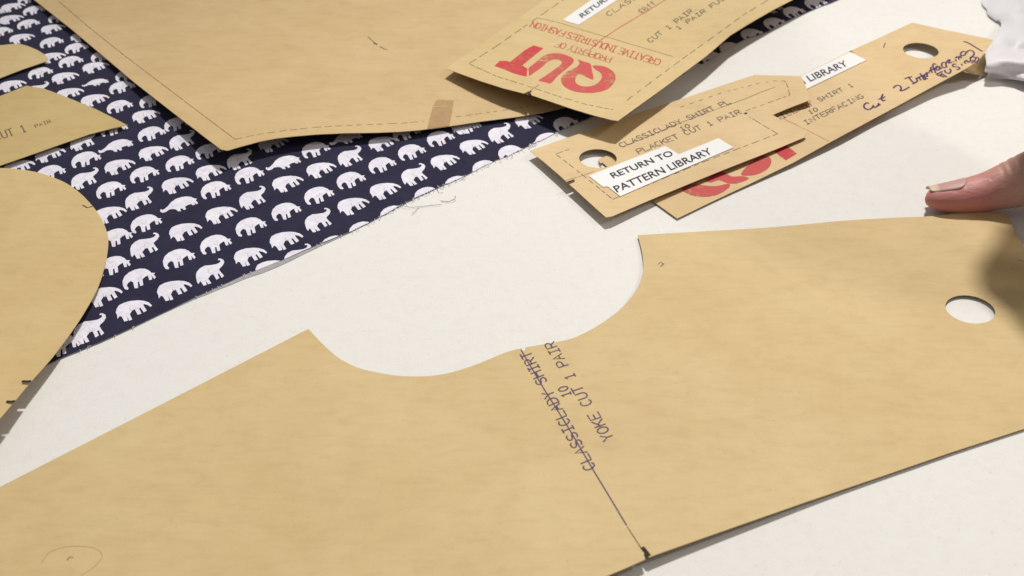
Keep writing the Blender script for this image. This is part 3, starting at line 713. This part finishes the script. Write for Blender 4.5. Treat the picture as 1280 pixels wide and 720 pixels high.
ribbons('printed_text', text_lines('10', (714.5,493.5), (708.5,481.5), (703,497)) + text_lines('YOKE CUT 1 PAIR', (767.5,547.5), (692.5,426.5), (754.5,552)), h_yoke, .00015, .00058, ink_purple, p8, px=False)
ribbons('grain_line', [[(651.5,437.5),(680,486),(710,533.5),(742,588),(765,626),(783,656)]], h_yoke, .00012, .00050, ink_purple, p8)
ribbons('crease_line', [[(784,658),(793,672),(804,689)]], h_yoke, .00010, .0004, ink_faint, p8)
ribbons('notch_mark', [[(803.6,684.8),(810.6,693.6)]], h_yoke, .00015, .0015, ink_black, p8, .05)
ribbons('pencil_mark', [[(823,330),(826,327),(829,330.5)], [(826,333),(830,329)], [(84,700),(87,696),(91,697)], [(1273,325),(1280,326.5),(1290,325)]], h_yoke, .0001, .0004, ink_faint, p8)
ribbons('pencil_mark', [smooth_pts([(52,704),(62,690),(85,683),(115,684),(128,694),(118,708),(100,720)], 4)], h_yoke, .0001, .00028, ink('ghost_pencil', (.50, .365, .185), .62), p8)

# ---------------------------------------------------------------- crumpled white cloth, top right
m_cl, nt, b = new_mat('white_sheer_cloth')
tc = N(nt, 'ShaderNodeTexCoord'); n = noise(nt, tc.outputs['Object'], 40, 4, .6)
nt.links.new(ramp(nt, n.outputs[0], [(.3, (.80, .79, .83)), (.7, (.86, .85, .88))]).outputs[0], b.inputs['Base Color'])
b.inputs['Roughness'].default_value = .5; b.inputs['Transmission Weight'].default_value = .0
b.inputs['Subsurface Weight'].default_value = .3; b.inputs['Subsurface Radius'].default_value = (.01, .01, .01); b.inputs['Subsurface Scale'].default_value = .6
lw = N(nt, 'ShaderNodeBsdfTransparent'); mxs = N(nt, 'ShaderNodeMixShader'); mxs.inputs[0].default_value = .22
nt.links.new(b.outputs[0], mxs.inputs[1]); nt.links.new(lw.outputs[0], mxs.inputs[2]); nt.links.new(mxs.outputs[0], nt.nodes['Material Output'].inputs[0])
def cloth():
    # boundary on the table side, traced from its lowest point upward; folds run away to the upper right
    edge = smooth_pts([(1300,104),(1278,99),(1258,95.5),(1240,95),(1233,90),(1231,80),(1234,68),(1240,57),(1246,45),(1250,36),(1249,28),(1243,25),(1236,19),(1230,9),(1227,-4),(1222,-26)], 5)
    far = [(1420 + (i / (len(edge) - 1)) * (-80), 160 - (i / (len(edge) - 1)) * 250) for i in range(len(edge))]
    vs = []; fs = []; M = 26; n = len(edge)
    rr = random.Random(5)
    for i in range(n):
        u = i / (n - 1)
        for j in range(M + 1):
            t = j / M
            x = edge[i][0] * (1 - t) + far[i][0] * t; y = edge[i][1] * (1 - t) + far[i][1] * t
            prof = math.sin(min(1, t * 3.2) * math.pi / 2) ** .8
            ss_ = lambda a, b_, q: (lambda k: k * k * (3 - 2 * k))(min(1, max(0, (q - a) / (b_ - a))))
            tipz = ss_(.20, .36, u) * (1 - ss_(.52, .70, u))
            base = .0040 + .0075 * tipz
            fold = .0011 * math.sin(u * 11 + t * 5.5) * (1 + 3 * ss_(.5, .9, u)) + .0006 * math.sin(u * 23 - t * 17 + 1) + .0014 * math.sin(u * 7 + t * 24) * t + .0007 * math.sin(u * 47 + t * 9 + 2 * math.sin(t * 8)) * (1 - .5 * t)
            start = .0010 + .0098 * tipz
            h = start * (1 - prof) + (base + .006 * t) * prof + fold * prof
            vs.append(at(x + (1 - t) ** 6 * 1.6 * math.sin(u * 61), y + (1 - t) ** 6 * 1.2 * math.sin(u * 43 + 1), max(.0006, h)))
    for i in range(n - 1):
        for j in range(M):
            a = i * (M + 1) + j; fs.append((a, a + M + 1, a + M + 2, a + 1))
    o = mk('crumpled_cloth', vs, fs, m_cl, None, at(1300, 60, 0), None, True)
    sm = o.modifiers.new('thickness', 'SOLIDIFY'); sm.thickness = .0004
    ss = o.modifiers.new('sub', 'SUBSURF'); ss.levels = ss.render_levels = 2
    return tag(o, 'crumpled sheer white cloth with soft folds over the tip of the long card, top right', 'cloth')
cloth()

# ---------------------------------------------------------------- hand
m_skin, nt, b = new_mat('skin')
tc = N(nt, 'ShaderNodeTexCoord'); co = tc.outputs['Object']
n1 = noise(nt, co, 45, 4, .6); n2 = noise(nt, co, 700, 3, .6); n3 = noise(nt, co, 160, 3, .6, 1.5, (.4, 1.6, 1.6))
sx = N(nt, 'ShaderNodeSeparateXYZ'); nt.links.new(co, sx.inputs[0])
c = ramp(nt, n1.outputs[0], [(.35, (.40, .215, .165)), (.65, (.52, .32, .25))]).outputs[0]
mr = N(nt, 'ShaderNodeMapRange'); mr.inputs[1].default_value = .020; mr.inputs[2].default_value = .036; mr.inputs[3].default_value = 1; mr.inputs[4].default_value = 0
nt.links.new(sx.outputs[0], mr.inputs[0])
c = mix(nt, 'MIX', mr.outputs[0], c, (.50, .20, .175))
nt.links.new(c, b.inputs['Base Color'])
b.inputs['Roughness'].default_value = .52; b.inputs['Subsurface Weight'].default_value = .2
b.inputs['Subsurface Radius'].default_value = (.9, .35, .2); b.inputs['Subsurface Scale'].default_value = .004
bu = N(nt, 'ShaderNodeBump'); bu.inputs['Strength'].default_value = .35; bu.inputs['Distance'].default_value = .00025; nt.links.new(n2.outputs[0], bu.inputs['Height'])
bu2 = N(nt, 'ShaderNodeBump'); bu2.inputs['Strength'].default_value = .45; bu2.inputs['Distance'].default_value = .0008; nt.links.new(n3.outputs[0], bu2.inputs['Height']); nt.links.new(bu.outputs[0], bu2.inputs['Normal'])
nt.links.new(bu2.outputs[0], b.inputs['Normal'])
m_nail, nt, b = new_mat('nail'); 
b.inputs['Base Color'].default_value = (.50, .285, .25, 1); b.inputs['Roughness'].default_value = .48
b.inputs['Subsurface Weight'].default_value = .2; b.inputs['Subsurface Radius'].default_value = (.9, .4, .3); b.inputs['Subsurface Scale'].default_value = .002
m_nail_tip, nt, b = new_mat('nail_free_edge'); b.inputs['Base Color'].default_value = (.60, .47, .35, 1); b.inputs['Roughness'].default_value = .55

def loft(bm, pts, seg=28):
    """pts: (Vector centre, half width, half height)"""
    C = smooth_pts([tuple(p) + (a, b_) for p, a, b_ in pts], 6)
    rings = []
    for i, q in enumerate(C):
        p = Vector(q[:3]); t = (Vector(C[min(i + 1, len(C) - 1)][:3]) - Vector(C[max(i - 1, 0)][:3])).normalized()
        s = t.cross(Vector((0, 0, 1))).normalized(); u = s.cross(t)
        rings.append([bm.verts.new(p + s * q[3] * math.cos(2 * math.pi * k / seg) + u * q[4] * math.sin(2 * math.pi * k / seg)) for k in range(seg)])
    for i in range(len(rings) - 1):
        for k in range(seg):
            bm.faces.new((rings[i][k], rings[i][(k + 1) % seg], rings[i + 1][(k + 1) % seg], rings[i + 1][k]))
    bm.faces.new(list(reversed(rings[0]))); bm.faces.new(rings[-1])
def hand():
    bm = bmesh.new()
    V_ = Vector
    th = [(at(1157.5,246,.0060), .0012, .0010), (at(1160,246.3,.0062), .0042, .0030), (at(1166,247,.0066), .0062, .0046), (at(1176,247.6,.0070), .0076, .0057), (at(1192,247,.0078), .0086, .0068), (at(1210,244.5,.0088), .0092, .0078), (at(1230,240.5,.0100), .0096, .0087), (at(1248,235.5,.0118), .0102, .0098),
          (at(1268,229,.0140), .0118, .0112), (at(1295,220,.0175), .0130, .0125), (at(1335,206,.0240), .0145, .0140), (at(1385,192,.0340), .0180, .0170), (at(1430,185,.0430), .0200, .0180)]
    loft(bm, th)
    wrist = V_((.282, .672, .145))
    # the palm runs from the raised wrist forward to the knuckles; the hand belongs to someone across the table
    kn = [V_((.214, .602, .138)), V_((.234, .586, .140)), V_((.258, .576, .132)), V_((.282, .574, .118))]
    for i_, k_ in enumerate(kn):
        w_ = wrist + V_(((i_ - 1.5) * .008, 0, 0))
        loft(bm, [(w_, .018, .015), (w_.lerp(k_, .5) + V_((0, 0, .003)), .017, .014), (k_, .0115, .0105)], 20)
    base = at(1430, 185, .043)
    loft(bm, [(base - V_((.01, 0, .004)), .019, .017), (base.lerp(wrist, .45), .023, .019), (wrist, .027, .020), (wrist + V_((.02, .10, .05)), .030, .025), (wrist + V_((.06, .26, .14)), .038, .034)], 24)
    loft(bm, [(base.lerp(wrist, .3), .018, .016), (base.lerp(kn[1], .6), .016, .014), (kn[1], .010, .010)], 20)
    tips = [V_((.246, .535, .082)), V_((.262, .505, .074)), V_((.284, .498, .066)), V_((.306, .508, .060))]
    ln = [1.0, 1.06, 1.0, .85]
    for k_, t_, l_ in zip(kn, tips, ln):
        m1 = k_.lerp(t_, .40) + V_((-.004, -.012, .012 * l_)); m2 = k_.lerp(t_, .76) + V_((-.002, -.010, .006 * l_))
        loft(bm, [(k_, .0108, .0100), (k_.lerp(m1, .55), .0092, .0088), (m1, .0094, .0090), (m1.lerp(m2, .5), .0082, .0078), (m2, .0082, .0078), (m2.lerp(t_, .6), .0076, .0068), (t_, .0068, .0058), (t_ + (t_ - m2) * .12, .0025, .0022)], 18)
    me = bpy.data.meshes.new('person'); bm.to_mesh(me); bm.free()
    tmp = bpy.data.objects.new('person_tmp', me); COL.objects.link(tmp)
    rm = tmp.modifiers.new('r', 'REMESH'); rm.mode = 'VOXEL'; rm.voxel_size = .0011
    s = tmp.modifiers.new('s', 'SMOOTH'); s.iterations = 6; s.factor = .5
    bpy.context.view_layer.update()
    m2 = bpy.data.meshes.new_from_object(tmp.evaluated_get(bpy.context.evaluated_depsgraph_get()))
    bpy.data.objects.remove(tmp)
    # knuckle creases on the thumb: fine grooves across its upper side
    a = at(1200, 246, 0)
    anc = at(1157, 250, 0)
    grooves = [(at(1252, 212, .012), .0022, .0006), (at(1262, 210, .012), .0016, .0005), (at(1243, 214, .012), .0014, .0004), (at(1203, 230, .012), .0012, .0003)]
    for v in m2.vertices:
        c0 = v.co
        for g, wd, dp in grooves:
            dx = (c0.x - g.x) + .25 * (c0.z - g.z)
            if abs(dx) < wd * 2 and c0.z > .010:
                v.co.z -= dp * math.exp(-(dx / wd) ** 2 * 4)
        v.co -= anc
    m2.materials.clear(); m2.materials.append(m_skin)
    for p in m2.polygons: p.use_smooth = True
    o = bpy.data.objects.new('person', m2); COL.objects.link(o); o.location = anc; o['_a'] = tuple(anc)
    tag(o, 'hand of a person reaching in from the right, thumb pressed on the card edge', 'person')
    # thumb nail: curved plate on the thumb's upper far side
    rows = []
    vs = []; fs = []; mi = []
    nu, nv = 16, 12
    Cn = smooth_pts([tuple(p) + (a_, b_) for p, a_, b_ in th], 12)
    def ring(x):
        k = min(range(len(Cn)), key=lambda i: abs(Cn[i][0] - x)); k = max(1, min(len(Cn) - 2, k))
        # linear between neighbours
        i0 = k if Cn[k][0] <= x else k - 1
        q0, q1 = Cn[i0], Cn[i0 + 1]; f_ = (x - q0[0]) / max(1e-9, q1[0] - q0[0])
        return [q0[j] * (1 - f_) + q1[j] * f_ for j in range(5)]
    xa = at(1167, 247, .0066).x; xb = at(1206, 245, .0086).x; ext = .0024
    nC = 30; L_ = xb - xa + ext
    r0 = ring(xa)
    for i in range(nC):
        d_ = i / (nC - 1) * L_ - ext
        q = ring(xa + max(0, d_))
        p = V_(q[:3]); A_, B_ = q[3], q[4]
        if d_ < 0: p = V_((p.x + d_, p.y, p.z + d_ * .18))
        e_ = .00016
        u = i / (nC - 1)
        span = math.radians(54) * (1 - max(0, (u - .72) / .28) ** 2.2) ** .5 if u > .72 else math.radians(54)
        if u < .12: span *= .80 + .20 * (u / .12)
        mid_a = math.radians(121)
        for j in range(nv + 1):
            an = mid_a + (-1 + 2 * j / nv) * span
            vs.append(V_((p.x, p.y - (A_ + e_) * math.cos(an), p.z + (B_ + e_) * math.sin(an) * .985)))
    for i in range(nC - 1):
        for j in range(nv):
            a_ = i * (nv + 1) + j; fs.append((a_, a_ + 1, a_ + nv + 2, a_ + nv + 1)); mi.append(1 if i < 7 else 0)
    nl = mk('thumbnail', vs, fs, [m_nail, m_nail_tip], o, None, mi, True)
    sd = nl.modifiers.new('t', 'SOLIDIFY'); sd.thickness = .0004; sd.offset = -1
    return o
hand()

for o in list(bpy.data.objects):
    if '_a' in o: del o['_a']
